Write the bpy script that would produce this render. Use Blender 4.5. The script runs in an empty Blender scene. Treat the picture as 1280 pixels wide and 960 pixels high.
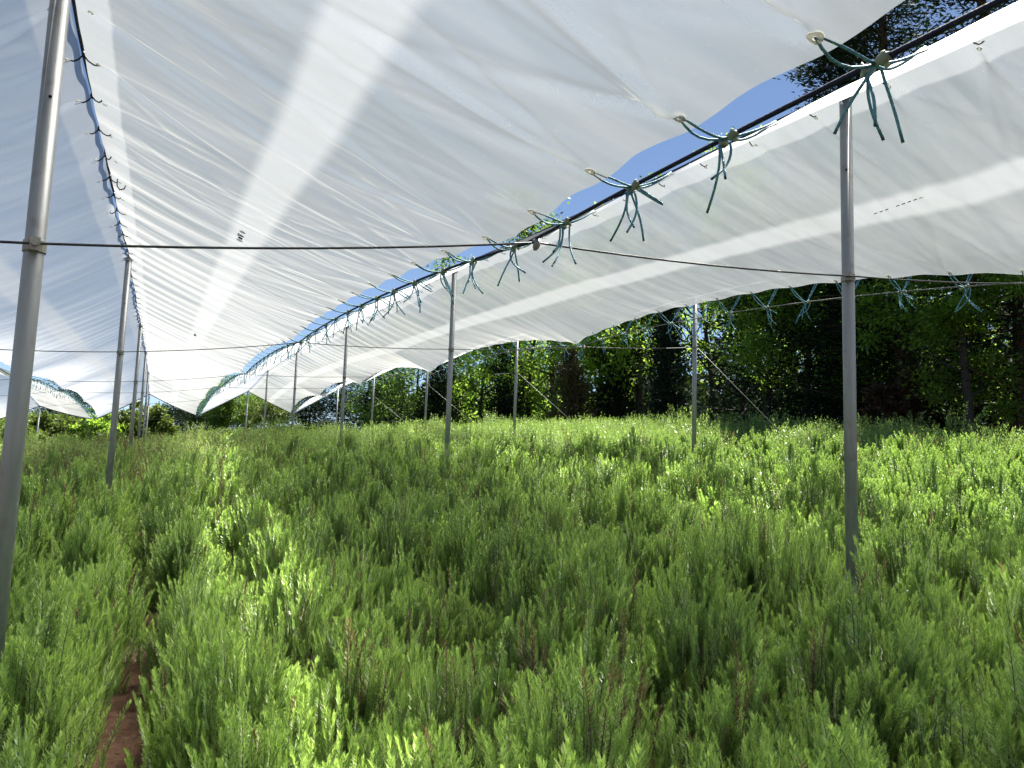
import bpy, math, random
import numpy as np
from mathutils import Vector, Matrix

random.seed(7)
rng = np.random.default_rng(11)
scene = bpy.context.scene
COL = scene.collection
R_ = math.radians

# ------------------------------------------------------------------ layout
# x runs across the post rows, y along them (uphill), z is measured from eye height
F_PX, PITCH, ROLL, YAW = 1000.0, 0.1140, 0.03375, 0.4138
UA, W, V1, L, SU, HC = -0.411, 3.536, 2.94, 6.016, 0.364, 1.0
ZST = [1.682, 2.106, 2.371, 2.670, 2.812, 2.624]
POST = 2.95
VST = [V1 + L * k for k in range(6)]
VEND = VST[-1]


def base_ridge(v):
    v = np.asarray(v, float)
    xs = [-30, V1] + VST[1:] + [200]
    ys = [ZST[0] - .07 * (V1 + 30)] + ZST + [ZST[-1]]
    return np.interp(v, xs, ys)


def row_u(r):
    return UA + r * W


def ridge_z(r, v):
    x = ((np.asarray(v, float) - V1) / L) % 1.0
    drop = np.where(np.asarray(v, float) > VST[4], (np.asarray(v, float) - VST[4]) / L, 0) * (0.32 if r < 0 else 0)
    return base_ridge(v) + SU * r - .035 * 4 * x * (1 - x) - drop


def smooth_base(v):
    return sum(base_ridge(np.asarray(v, float) + o) for o in (-2.5, -1.2, 0, 1.2, 2.5)) / 5


def ground_z(u, v):
    u = np.asarray(u, float)
    v = np.asarray(v, float)
    cross = .103 * np.clip(u - UA, -7, 13)
    hill = (.058 + .045 * np.clip((-u - 1) / 6, 0, 1)) * np.clip(v - 36, 0, 38) + .012 * np.clip(v - 74, 0, 200)
    bump = .04 * np.sin(u * 1.3 + .5) * np.sin(v * .9) + .02 * np.sin(u * 3.1 + v * 2.3)
    return smooth_base(np.minimum(v, 34)) - POST + cross + hill + bump


FLAT_ARC = [False]


def arc(v):
    if FLAT_ARC[0]: return .6 + 0 * np.asarray(v, float)
    x = ((np.asarray(v, float) - V1) / L) % 1.0
    return (4 * x * (1 - x)) ** .8


def valley_z(m, v):          # supporting cable of a valley
    lift = .10 if m < 1 else .03
    return base_ridge(v) + SU * m - HC + lift + .085 * arc(v) + (.05 * arc(v) if m > 1 else 0)


def valley_u(m):
    return UA + m * W


# ------------------------------------------------------------------ camera
cy, sy = math.cos(YAW), math.sin(YAW)
cp, sp = math.cos(PITCH), math.sin(PITCH)
cr, sr = math.cos(ROLL), math.sin(ROLL)
rh = Vector((cy, -sy, 0)); fh = Vector((sy, cy, 0)); up = Vector((0, 0, 1))
fwd = cp * fh + sp * up
up0 = -sp * fh + cp * up
right = cr * rh + sr * up0
upv = -sr * rh + cr * up0
cam = bpy.data.cameras.new('camera')
cam.sensor_width = 36
cam.lens = 36 * F_PX / 1280
cam.clip_start = .05
cam.clip_end = 2000
co = bpy.data.objects.new('camera', cam)
COL.objects.link(co)
M = Matrix.Identity(4)
for i in range(3):
    M[i][0] = right[i]; M[i][1] = upv[i]; M[i][2] = -fwd[i]
co.matrix_world = M
scene.camera = co


def ray(px, py):
    d = right * ((px - 640) / F_PX) + upv * (-(py - 480) / F_PX) + fwd
    return d


# ------------------------------------------------------------------ materials
def new_mat(name):
    m = bpy.data.materials.new(name)
    m.use_nodes = True
    nt = m.node_tree
    for n in list(nt.nodes):
        nt.nodes.remove(n)
    out = nt.nodes.new('ShaderNodeOutputMaterial')
    return m, nt, out


def N(nt, t, **kw):
    n = nt.nodes.new(t)
    for k, v in kw.items():
        if k.startswith('i_'):
            key = k[2:].replace('_', ' ')
            n.inputs[key].default_value = v
        else:
            setattr(n, k, v)
    return n


def mixcol(nt, fac, a, b):
    n = nt.nodes.new('ShaderNodeMix')
    n.data_type = 'RGBA'
    for sock, val in ((n.inputs[0], fac), (n.inputs[6], a), (n.inputs[7], b)):
        if hasattr(val, 'is_output'):
            nt.links.new(val, sock)
        elif isinstance(val, (int, float)):
            sock.default_value = val
        else:
            sock.default_value = (*val[:3], 1)
    return n.outputs[2]


def mathn(nt, op, a, b=0.0, c=0.0, clamp=False):
    n = nt.nodes.new('ShaderNodeMath')
    n.operation = op
    n.use_clamp = clamp
    for i, val in enumerate((a, b, c)):
        if hasattr(val, 'is_output'):
            nt.links.new(val, n.inputs[i])
        else:
            n.inputs[i].default_value = val
    return n.outputs[0]


def simple_mat(name, col, rough=.6, metal=0.0, spec=.5, var=.15, scale=20, bump=0.0):
    m, nt, out = new_mat(name)
    p = N(nt, 'ShaderNodeBsdfPrincipled')
    tc = N(nt, 'ShaderNodeTexCoord')
    nz = N(nt, 'ShaderNodeTexNoise')
    nz.inputs['Scale'].default_value = scale
    nz.inputs['Detail'].default_value = 5
    nt.links.new(tc.outputs['Object'], nz.inputs['Vector'])
    a = [max(0, c * (1 - var)) for c in col]; b = [min(1, c * (1 + var)) for c in col]
    nt.links.new(mixcol(nt, nz.outputs['Fac'], a, b), p.inputs['Base Color'])
    p.inputs['Roughness'].default_value = rough
    p.inputs['Metallic'].default_value = metal
    p.inputs['Specular IOR Level'].default_value = spec
    if bump:
        bp = N(nt, 'ShaderNodeBump'); bp.inputs['Strength'].default_value = bump
        bp.inputs['Distance'].default_value = .01
        nt.links.new(nz.outputs['Fac'], bp.inputs['Height'])
        nt.links.new(bp.outputs[0], p.inputs['Normal'])
    nt.links.new(p.outputs[0], out.inputs[0])
    return m


def steel_mat():
    m, nt, out = new_mat('galvanised_steel')
    p = N(nt, 'ShaderNodeBsdfPrincipled')
    tc = N(nt, 'ShaderNodeTexCoord')
    mp = N(nt, 'ShaderNodeMapping'); mp.inputs['Scale'].default_value = (1, 1, .12)
    nt.links.new(tc.outputs['Object'], mp.inputs[0])
    nz = N(nt, 'ShaderNodeTexNoise'); nz.inputs['Scale'].default_value = 40; nz.inputs['Detail'].default_value = 6
    nt.links.new(mp.outputs[0], nz.inputs['Vector'])
    vo = N(nt, 'ShaderNodeTexNoise'); vo.inputs['Scale'].default_value = 6; vo.inputs['Detail'].default_value = 3
    nt.links.new(tc.outputs['Object'], vo.inputs['Vector'])
    c1 = mixcol(nt, nz.outputs['Fac'], (.19, .21, .225), (.43, .45, .46))
    c2 = mixcol(nt, mathn(nt, 'MULTIPLY', vo.outputs['Fac'], .55), c1, (.24, .235, .215))
    rn = N(nt, 'ShaderNodeTexNoise'); rn.inputs['Scale'].default_value = 14; rn.inputs['Detail'].default_value = 8
    nt.links.new(tc.outputs['Object'], rn.inputs['Vector'])
    rr_ = N(nt, 'ShaderNodeMapRange'); nt.links.new(rn.outputs['Fac'], rr_.inputs[0]); rr_.inputs[1].default_value = .60; rr_.inputs[2].default_value = .72
    c2 = mixcol(nt, mathn(nt, 'MULTIPLY', rr_.outputs[0], .35), c2, (.16, .11, .075))
    nt.links.new(c2, p.inputs['Base Color'])
    p.inputs['Metallic'].default_value = .45
    nt.links.new(mathn(nt, 'MULTIPLY_ADD', nz.outputs['Fac'], .25, .32), p.inputs['Roughness'])
    bp = N(nt, 'ShaderNodeBump'); bp.inputs['Strength'].default_value = .15; bp.inputs['Distance'].default_value = .002
    nt.links.new(nz.outputs['Fac'], bp.inputs['Height']); nt.links.new(bp.outputs[0], p.inputs['Normal'])
    nt.links.new(p.outputs[0], out.inputs[0])
    return m


def leaf_mat(name, c_lo, c_hi, trans, tfac, rough=.45, spec=.4, inst=False, brown=False):
    m, nt, out = new_mat(name)
    at = N(nt, 'ShaderNodeAttribute'); at.attribute_name = 'lvar'
    f = at.outputs['Fac']
    if inst:
        at.attribute_name = 'tipf'
        ai = N(nt, 'ShaderNodeAttribute'); ai.attribute_type = 'INSTANCER'; ai.attribute_name = 'ivar'
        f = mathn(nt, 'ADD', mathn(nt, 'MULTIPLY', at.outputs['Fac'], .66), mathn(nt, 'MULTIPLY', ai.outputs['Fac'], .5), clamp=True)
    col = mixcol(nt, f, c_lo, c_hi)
    p = N(nt, 'ShaderNodeBsdfPrincipled')
    nt.links.new(col, p.inputs['Base Color'])
    p.inputs['Roughness'].default_value = rough
    p.inputs['Specular IOR Level'].default_value = spec
    t = N(nt, 'ShaderNodeBsdfTranslucent')
    tcol = mixcol(nt, f, [c * .7 for c in trans], trans)
    nt.links.new(tcol, t.inputs['Color'])
    mx = N(nt, 'ShaderNodeMixShader'); mx.inputs[0].default_value = tfac
    nt.links.new(p.outputs[0], mx.inputs[1]); nt.links.new(t.outputs[0], mx.inputs[2])
    nt.links.new(mx.outputs[0], out.inputs[0])
    return m


def film_mat():
    m, nt, out = new_mat('woven_film')
    uv = N(nt, 'ShaderNodeUVMap'); uv.uv_map = 'UVMap'
    sx = N(nt, 'ShaderNodeSeparateXYZ'); nt.links.new(uv.outputs[0], sx.inputs[0])
    t = sx.outputs[1]

    def band(lo, hi, e=.006):
        a = N(nt, 'ShaderNodeMapRange'); a.interpolation_type = 'SMOOTHSTEP'
        nt.links.new(t, a.inputs[0]); a.inputs[1].default_value = lo - e; a.inputs[2].default_value = lo + e
        b = N(nt, 'ShaderNodeMapRange'); b.interpolation_type = 'SMOOTHSTEP'
        nt.links.new(t, b.inputs[0]); b.inputs[1].default_value = hi - e; b.inputs[2].default_value = hi + e
        return mathn(nt, 'SUBTRACT', a.outputs[0], b.outputs[0])
    mid = band(.438, .562, .02)
    hem = band(-1, .075)
    # streaks running from ridge to valley: thinner film, with wrinkle shading painted into the colour
    mp = N(nt, 'ShaderNodeMapping'); mp.inputs['Scale'].default_value = (5.0, .9, 1)
    nt.links.new(uv.outputs[0], mp.inputs[0])
    n1 = N(nt, 'ShaderNodeTexNoise'); n1.inputs['Scale'].default_value = 1.6; n1.inputs['Detail'].default_value = 6
    nt.links.new(mp.outputs[0], n1.inputs['Vector'])
    n2 = N(nt, 'ShaderNodeTexNoise'); n2.inputs['Scale'].default_value = 1.1; n2.inputs['Detail'].default_value = 3
    nt.links.new(uv.outputs[0], n2.inputs['Vector'])
    n3 = N(nt, 'ShaderNodeTexNoise'); n3.inputs['Scale'].default_value = 60; n3.inputs['Detail'].default_value = 2
    nt.links.new(uv.outputs[0], n3.inputs['Vector'])
    sv = N(nt, 'ShaderNodeMapRange'); nt.links.new(n1.outputs['Fac'], sv.inputs[0])
    sv.inputs[1].default_value = .36; sv.inputs[2].default_value = .64
    lv = N(nt, 'ShaderNodeMapRange'); nt.links.new(n2.outputs['Fac'], lv.inputs[0])
    lv.inputs[1].default_value = .35; lv.inputs[2].default_value = .65
    # dust specks
    sp_ = N(nt, 'ShaderNodeMapRange'); nt.links.new(n3.outputs['Fac'], sp_.inputs[0])
    sp_.inputs[1].default_value = .70; sp_.inputs[2].default_value = .76
    thick = mathn(nt, 'ADD', mid, mathn(nt, 'MULTIPLY', hem, .8), clamp=True)
    # clear share
    clear = mathn(nt, 'ADD', mathn(nt, 'MULTIPLY', sv.outputs[0], .05), mathn(nt, 'MULTIPLY', lv.outputs[0], .025))
    clear = mathn(nt, 'ADD', clear, FILM['clear'])
    clear = mathn(nt, 'MULTIPLY', clear, mathn(nt, 'MULTIPLY_ADD', thick, -.45, 1.0))
    base = mixcol(nt, mathn(nt, 'MULTIPLY_ADD', sv.outputs[0], -.5, mathn(nt, 'MULTIPLY_ADD', lv.outputs[0], .6, .45), clamp=True), FILM['lo'], FILM['hi'])
    base = mixcol(nt, mathn(nt, 'MULTIPLY', thick, .85), base, FILM['band'])
    n4 = N(nt, 'ShaderNodeTexNoise'); n4.inputs['Scale'].default_value = .75; n4.inputs['Detail'].default_value = 7; n4.inputs['Roughness'].default_value = .7
    nt.links.new(uv.outputs[0], n4.inputs['Vector'])
    st = N(nt, 'ShaderNodeMapRange'); nt.links.new(n4.outputs['Fac'], st.inputs[0])
    st.inputs[1].default_value = .56; st.inputs[2].default_value = .74
    base = mixcol(nt, mathn(nt, 'MULTIPLY', st.outputs[0], .45), base, (.20, .225, .19))
    base = mixcol(nt, mathn(nt, 'MULTIPLY', sp_.outputs[0], .3), base, (.50, .48, .40))
    tr = N(nt, 'ShaderNodeBsdfTransparent'); tr.inputs[0].default_value = (.97, .98, 1, 1)
    tl = N(nt, 'ShaderNodeBsdfTranslucent'); nt.links.new(base, tl.inputs[0])
    df = N(nt, 'ShaderNodeBsdfDiffuse'); nt.links.new(base, df.inputs[0])
    gl = N(nt, 'ShaderNodeBsdfGlossy'); gl.inputs['Roughness'].default_value = .35
    gl.inputs['Color'].default_value = (.9, .9, .9, 1)
    bp = N(nt, 'ShaderNodeBump'); bp.inputs['Strength'].default_value = .3; bp.inputs['Distance'].default_value = .012
    nt.links.new(n1.outputs['Fac'], bp.inputs['Height'])
    for s in (tl, df, gl):
        nt.links.new(bp.outputs[0], s.inputs['Normal'])
    m1 = N(nt, 'ShaderNodeMixShader'); m1.inputs[0].default_value = FILM['trans']
    nt.links.new(df.outputs[0], m1.inputs[1]); nt.links.new(tl.outputs[0], m1.inputs[2])
    m2 = N(nt, 'ShaderNodeMixShader'); m2.inputs[0].default_value = .04
    nt.links.new(m1.outputs[0], m2.inputs[1]); nt.links.new(gl.outputs[0], m2.inputs[2])
    rf = N(nt, 'ShaderNodeBsdfRefraction')
    rf.inputs['Color'].default_value = (.985, .965, .92, 1)
    rf.inputs['Roughness'].default_value = FILM['haze']; rf.inputs['IOR'].default_value = 1.45
    nt.links.new(bp.outputs[0], rf.inputs['Normal'])
    m4 = N(nt, 'ShaderNodeMixShader')
    nt.links.new(mathn(nt, 'MULTIPLY', mathn(nt, 'MULTIPLY_ADD', thick, -.35, 1.0), FILM['fwd']), m4.inputs[0])
    nt.links.new(m2.outputs[0], m4.inputs[1]); nt.links.new(rf.outputs[0], m4.inputs[2])
    m3 = N(nt, 'ShaderNodeMixShader'); nt.links.new(clear, m3.inputs[0])
    nt.links.new(m4.outputs[0], m3.inputs[1]); nt.links.new(tr.outputs[0], m3.inputs[2])
    nt.links.new(m3.outputs[0], out.inputs[0])
    return m


FILM = dict(haze=.9, fwd=.48, clear=.03, trans=.70, lo=(.225, .257, .278), hi=(.312, .338, .354), band=(.335, .355, .368))


def translucent_mat(name, col, fac=.5, rough=.4):
    m, nt, out = new_mat(name)
    p = N(nt, 'ShaderNodeBsdfPrincipled'); p.inputs['Base Color'].default_value = (*col, 1); p.inputs['Roughness'].default_value = rough
    tc = N(nt, 'ShaderNodeTexCoord')
    nz = N(nt, 'ShaderNodeTexNoise'); nz.inputs['Scale'].default_value = 60
    nt.links.new(tc.outputs['Object'], nz.inputs['Vector'])
    nt.links.new(mixcol(nt, nz.outputs['Fac'], [c * .8 for c in col], [min(1, c * 1.15) for c in col]), p.inputs['Base Color'])
    t = N(nt, 'ShaderNodeBsdfTranslucent'); t.inputs[0].default_value = (*col, 1)
    mx = N(nt, 'ShaderNodeMixShader'); mx.inputs[0].default_value = fac
    nt.links.new(p.outputs[0], mx.inputs[1]); nt.links.new(t.outputs[0], mx.inputs[2]); nt.links.new(mx.outputs[0], out.inputs[0])
    return m


MAT = {}
MAT['steel'] = steel_mat()
MAT['film'] = film_mat()
MAT['clamp'] = simple_mat('weathered_zinc', (.33, .32, .29), .55, .4, .5, .35, 60, .3)
MAT['wire'] = simple_mat('dark_wire', (.045, .05, .055), .5, .3, .5, .3, 80)
MAT['wire_pale'] = simple_mat('pale_wire', (.24, .24, .23), .5, .4, .5, .2, 80)
MAT['rope'] = simple_mat('navy_rope', (.02, .025, .055), .7, 0, .3, .4, 150, .4)
MAT['hook'] = simple_mat('black_plastic', (.015, .017, .02), .4, 0, .5, .2, 50)
MAT['cord'] = simple_mat('turquoise_cord', (.11, .30, .36), .55, 0, .4, .35, 160, .4)
MAT['cord_tip'] = simple_mat('dark_cord_end', (.05, .09, .12), .8, 0, .2, .2, 90)
MAT['clip'] = translucent_mat('pale_clip', (.42, .48, .38), .5)
MAT['grommet'] = translucent_mat('cream_grommet', (.55, .55, .50), .8)
MAT['hem'] = simple_mat('grey_hem', (.16, .17, .18), .7, 0, .3, .2, 30)
MAT['print'] = translucent_mat('grey_print', (.17, .18, .19), .8, .9)
MAT['hole'] = simple_mat('dark_hole', (.008, .008, .008), .9, 0, .1, .1, 20)
MAT['bark'] = simple_mat('bark', (.055, .045, .035), .9, 0, .2, .5, 9, .6)
MAT['bark_red'] = simple_mat('reddish_bark', (.09, .055, .04), .9, 0, .2, .5, 9, .6)
MAT['leaf_bright'] = leaf_mat('broad_leaf', (.04, .085, .016), (.085, .15, .025), (.42, .66, .07), .6)
MAT['leaf_mid'] = leaf_mat('mid_leaf', (.025, .055, .014), (.055, .10, .02), (.24, .40, .05), .5)
MAT['leaf_dark'] = leaf_mat('needle_leaf', (.008, .018, .011), (.022, .04, .016), (.02, .045, .012), .2, .7, .08)
MAT['leaf_blue'] = leaf_mat('blue_needle', (.012, .024, .019), (.03, .05, .03), (.025, .05, .025), .2, .7, .08)
MAT['leaf_brown'] = leaf_mat('brown_needle', (.06, .055, .025), (.14, .11, .05), (.10, .09, .03), .25, .6, .2)
MAT['leaf_russet'] = leaf_mat('russet_leaf', (.06, .04, .025), (.14, .085, .05), (.14, .08, .04), .3, .6, .2)
MAT['scrub'] = leaf_mat('scrub_leaf', (.07, .11, .02), (.13, .18, .03), (.18, .26, .04), .38)
MAT['under'] = leaf_mat('undergrowth_leaf', (.014, .028, .011), (.04, .07, .02), (.06, .11, .02), .2, .6, .2)
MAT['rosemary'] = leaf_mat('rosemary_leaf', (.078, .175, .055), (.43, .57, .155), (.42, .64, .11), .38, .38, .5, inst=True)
MAT['rosemary_brown'] = leaf_mat('dry_rosemary_leaf', (.10, .08, .035), (.24, .17, .07), (.22, .15, .05), .3, .5, .3, inst=True)
MAT['rosemary_stem'] = simple_mat('rosemary_stem', (.10, .10, .05), .7, 0, .3, .3, 60)
MAT['stalk'] = simple_mat('dry_stalk', (.42, .40, .28), .7, 0, .3, .2, 60)


def ground_mat():
    m, nt, out = new_mat('soil_and_turf')
    p = N(nt, 'ShaderNodeBsdfPrincipled'); p.inputs['Roughness'].default_value = .95; p.inputs['Specular IOR Level'].default_value = .15
    g = N(nt, 'ShaderNodeNewGeometry')
    n1 = N(nt, 'ShaderNodeTexNoise'); n1.inputs['Scale'].default_value = 9; n1.inputs['Detail'].default_value = 9
    n2 = N(nt, 'ShaderNodeTexNoise'); n2.inputs['Scale'].default_value = .35; n2.inputs['Detail'].default_value = 5
    for n in (n1, n2):
        nt.links.new(g.outputs['Position'], n.inputs['Vector'])
    soil = mixcol(nt, n1.outputs['Fac'], (.035, .022, .014), (.11, .065, .04))
    turf = mixcol(nt, n2.outputs['Fac'], (.08, .13, .025), (.20, .24, .05))
    s = N(nt, 'ShaderNodeSeparateXYZ'); nt.links.new(g.outputs['Position'], s.inputs[0])
    mr = N(nt, 'ShaderNodeMapRange'); nt.links.new(mathn(nt, 'ADD', s.outputs[1], mathn(nt, 'MULTIPLY', n2.outputs['Fac'], 3)), mr.inputs[0])
    mr.inputs[1].default_value = 35; mr.inputs[2].default_value = 37
    nt.links.new(mixcol(nt, mr.outputs[0], soil, turf), p.inputs['Base Color'])
    bp = N(nt, 'ShaderNodeBump'); bp.inputs['Strength'].default_value = .8; bp.inputs['Distance'].default_value = .04
    nt.links.new(n1.outputs['Fac'], bp.inputs['Height']); nt.links.new(bp.outputs[0], p.inputs['Normal'])
    nt.links.new(p.outputs[0], out.inputs[0])
    return m


MAT['ground'] = ground_mat()
MAT['path'] = simple_mat('reddish_soil', (.105, .058, .038), .95, 0, .15, .6, 34, 1.0)


# ------------------------------------------------------------------ mesh helper
class MB:
    def __init__(self):
        self.v = []; self.f = []; self.m = []

    def tube(self, pts, rad, n=8, mi=0, cap=True):
        pts = [Vector(p) for p in pts]
        k = len(pts)
        if not hasattr(rad, '__len__'):
            rad = [rad] * k
        b = len(self.v)
        ref = None
        for i, p in enumerate(pts):
            d = (pts[min(i + 1, k - 1)] - pts[max(i - 1, 0)])
            d = d.normalized() if d.length > 1e-9 else Vector((0, 0, 1))
            if ref is None:
                ref = Vector((1, 0, 0)) if abs(d.x) < .8 else Vector((0, 1, 0))
            a = (ref - d * ref.dot(d))
            if a.length < 1e-5:
                a = Vector((0, 1, 0)) - d * d.y
            a.normalize(); c = d.cross(a); ref = a
            for j in range(n):
                t = 2 * math.pi * j / n
                self.v.append(p + (a * math.cos(t) + c * math.sin(t)) * rad[i])
        for i in range(k - 1):
            for j in range(n):
                j2 = (j + 1) % n
                self.f.append((b + i * n + j, b + i * n + j2, b + (i + 1) * n + j2, b + (i + 1) * n + j)); self.m.append(mi)
        if cap:
            self.f.append(tuple(b + j for j in reversed(range(n)))); self.m.append(mi)
            self.f.append(tuple(b + (k - 1) * n + j for j in range(n))); self.m.append(mi)
        return self

    def lump(self, c, r, sx=1, sy=1, sz=1, mi=0, seed=0, rough=.15, rings=6, segs=8):
        rr = random.Random(seed)
        b = len(self.v)
        c = Vector(c)
        self.v.append(c + Vector((0, 0, r * sz)))
        for i in range(1, rings):
            th = math.pi * i / rings
            for j in range(segs):
                ph = 2 * math.pi * j / segs
                k = r * (1 + rr.uniform(-rough, rough))
                self.v.append(c + Vector((k * sx * math.sin(th) * math.cos(ph), k * sy * math.sin(th) * math.sin(ph), k * sz * math.cos(th))))
        self.v.append(c - Vector((0, 0, r * sz)))
        last = len(self.v) - 1
        for j in range(segs):
            j2 = (j + 1) % segs
            self.f.append((b, b + 1 + j, b + 1 + j2)); self.m.append(mi)
            for i in range(rings - 2):
                o = b + 1 + i * segs
                self.f.append((o + j, o + segs + j, o + segs + j2, o + j2)); self.m.append(mi)
            o = b + 1 + (rings - 2) * segs
            self.f.append((o + j, last, o + j2)); self.m.append(mi)
        return self

    def box(self, c, s, mi=0, rot=None):
        c = Vector(c); b = len(self.v)
        for x in (-1, 1):
            for y in (-1, 1):
                for z in (-1, 1):
                    q = Vector((x * s[0] / 2, y * s[1] / 2, z * s[2] / 2))
                    if rot: q = rot @ q
                    self.v.append(c + q)
        for q in ((0, 1, 3, 2), (4, 6, 7, 5), (0, 4, 5, 1), (2, 3, 7, 6), (0, 2, 6, 4), (1, 5, 7, 3)):
            self.f.append(tuple(b + i for i in q)); self.m.append(mi)
        return self

    def mesh(self, name, mats, origin=(0, 0, 0), smooth=True):
        o = Vector(origin)
        me = bpy.data.meshes.new(name)
        me.from_pydata([tuple(Vector(p) - o) for p in self.v], [], self.f)
        for m in mats:
            me.materials.append(m)
        me.polygons.foreach_set('material_index', self.m)
        if smooth:
            me.polygons.foreach_set('use_smooth', [True] * len(self.f))
        me.update()
        return me

    def build(self, name, mats, origin=(0, 0, 0), parent=None, smooth=True):
        return place(name, self.mesh(name, mats, origin, smooth), origin, parent)


def place(name, me, origin=(0, 0, 0), parent=None):
    ob = bpy.data.objects.new(name, me)
    COL.objects.link(ob)
    if parent is not None:
        ob.parent = parent
        base = Vector(parent.location)
        if parent.parent is not None:
            base = base + Vector(parent.parent.location)
        ob.location = Vector(origin) - base
    else:
        ob.location = origin
    return ob


def tag(o, label, cat, group=None, kind=None):
    o['label'] = label
    o['category'] = cat
    if group: o['group'] = group
    if kind: o['kind'] = kind
    return o


def empty(name, loc):
    o = bpy.data.objects.new(name, None)
    o.empty_display_size = .1
    o.location = loc
    COL.objects.link(o)
    return o


def np_mesh(name, verts, faces, mats, mi=None, attr=None, smooth=False):
    """verts (n,3), faces (m,4) of quads"""
    me = bpy.data.meshes.new(name)
    nv, nf, k = len(verts), len(faces), faces.shape[1]
    me.vertices.add(nv); me.vertices.foreach_set('co', np.ascontiguousarray(verts, np.float32).ravel())
    me.loops.add(nf * k); me.loops.foreach_set('vertex_index', np.ascontiguousarray(faces, np.int32).ravel())
    me.polygons.add(nf)
    me.polygons.foreach_set('loop_start', np.arange(0, nf * k, k, dtype=np.int32))
    me.polygons.foreach_set('loop_total', np.full(nf, k, np.int32))
    for m in mats:
        me.materials.append(m)
    if mi is not None:
        me.polygons.foreach_set('material_index', np.asarray(mi, np.int32))
    if attr is not None:
        a = me.attributes.new('lvar', 'FLOAT', 'POINT')
        a.data.foreach_set('value', np.asarray(attr, np.float32))
    me.polygons.foreach_set('use_smooth', np.full(nf, smooth))
    me.update(calc_edges=True)
    me.validate()
    return me


ONES = ['', 'first', 'second', 'third', 'fourth', 'fifth', 'sixth', 'seventh', 'eighth', 'ninth', 'tenth', 'eleventh', 'twelfth',
        'thirteenth', 'fourteenth', 'fifteenth', 'sixteenth', 'seventeenth', 'eighteenth', 'nineteenth']
TENS = {2: ('twenty', 'twentieth'), 3: ('thirty', 'thirtieth'), 4: ('forty', 'fortieth'), 5: ('fifty', 'fiftieth'), 6: ('sixty', 'sixtieth'), 7: ('seventy', 'seventieth')}


def ordinal(n):
    if n < 20: return ONES[n]
    t, o = divmod(n, 10)
    return TENS[t][1] if o == 0 else TENS[t][0] + '-' + ONES[o]


# ------------------------------------------------------------------ ground
def axis(parts):
    out = []
    for a, b, s in parts:
        out += list(np.arange(a, b, s))
    return np.array(out + [parts[-1][1]])


gx = axis([(-400, -60, 20), (-60, -14, 3), (-14, 14, .25), (14, 60, 3), (60, 400, 20)])
gy = axis([(-80, -10, 5), (-10, 0, 1), (0, 16, .25), (16, 40, .5), (40, 90, 2), (90, 600, 15)])
GX, GY = np.meshgrid(gx, gy)
GZ = ground_z(GX, GY)
nx = len(gx)
idx = np.arange(len(gx) * len(gy)).reshape(len(gy), nx)
q = np.stack([idx[:-1, :-1], idx[:-1, 1:], idx[1:, 1:], idx[1:, :-1]], -1).reshape(-1, 4)
gme = np_mesh('ground', np.stack([GX, GY, GZ], -1).reshape(-1, 3), q, [MAT['ground']], smooth=True)
g = place('ground', gme)
tag(g, 'red brown soil sloping up to a green hillside', 'ground', kind='structure')


def path_u(v):
    return np.interp(v, [-2, 2, 5, 8, 12, 20, 34], [.0, .02, .0, -.09, -.22, -.30, -.3])


pv = np.arange(-3, 34, .08); pt = np.linspace(-.26, .26, 14)
PV, PT = np.meshgrid(pv, pt, indexing='ij')
PU = path_u(PV) + PT
PZ = ground_z(PU, PV) + .022 + .012 * np.sin(PU * 23 + PV * 7) + rng.uniform(-.008, .008, PU.shape)
ii = np.arange(PU.size).reshape(PU.shape)
q = np.stack([ii[:-1, :-1], ii[:-1, 1:], ii[1:, 1:], ii[1:, :-1]], -1).reshape(-1, 4)
pth = place('path', np_mesh('path', np.stack([PU, PV, PZ], -1).reshape(-1, 3), q, [MAT['path']], smooth=True))
tag(pth, 'narrow bare reddish soil path between the two rosemary beds', 'path', kind='structure')

lr = np.random.default_rng(3)
n_l = 2600
lv_ = lr.uniform(1.2, 12, n_l); lu_ = path_u(lv_) + lr.normal(size=n_l) * .13
lz_ = ground_z(lu_, lv_) + .036
ang = lr.uniform(0, 6.28, n_l); ll = lr.uniform(.006, .02, n_l)
dx_ = np.stack([np.cos(ang) * ll, np.sin(ang) * ll, lr.normal(size=n_l) * .004], -1)
dy_ = np.stack([-np.sin(ang) * ll * .16, np.cos(ang) * ll * .16, lr.normal(size=n_l) * .001], -1)
cc_ = np.stack([lu_, lv_, lz_], -1)
LV = np.stack([cc_ - dx_, cc_ + dy_, cc_ + dx_, cc_ - dy_], 1).reshape(-1, 3)
lit = place('dry_litter', np_mesh('dry_litter', LV, np.arange(n_l * 4).reshape(-1, 4), [MAT['leaf_brown']], attr=np.repeat(lr.uniform(0, 1, n_l), 4)))
tag(lit, 'dry fallen rosemary needles strewn over the soil path', 'litter', kind='stuff')

# ------------------------------------------------------------------ posts
ROWN = {-1: 'outermost left', 0: 'left', 1: 'middle', 2: 'right'}
GROUP_POST = 'galvanised posts carrying the rain covers'


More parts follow.
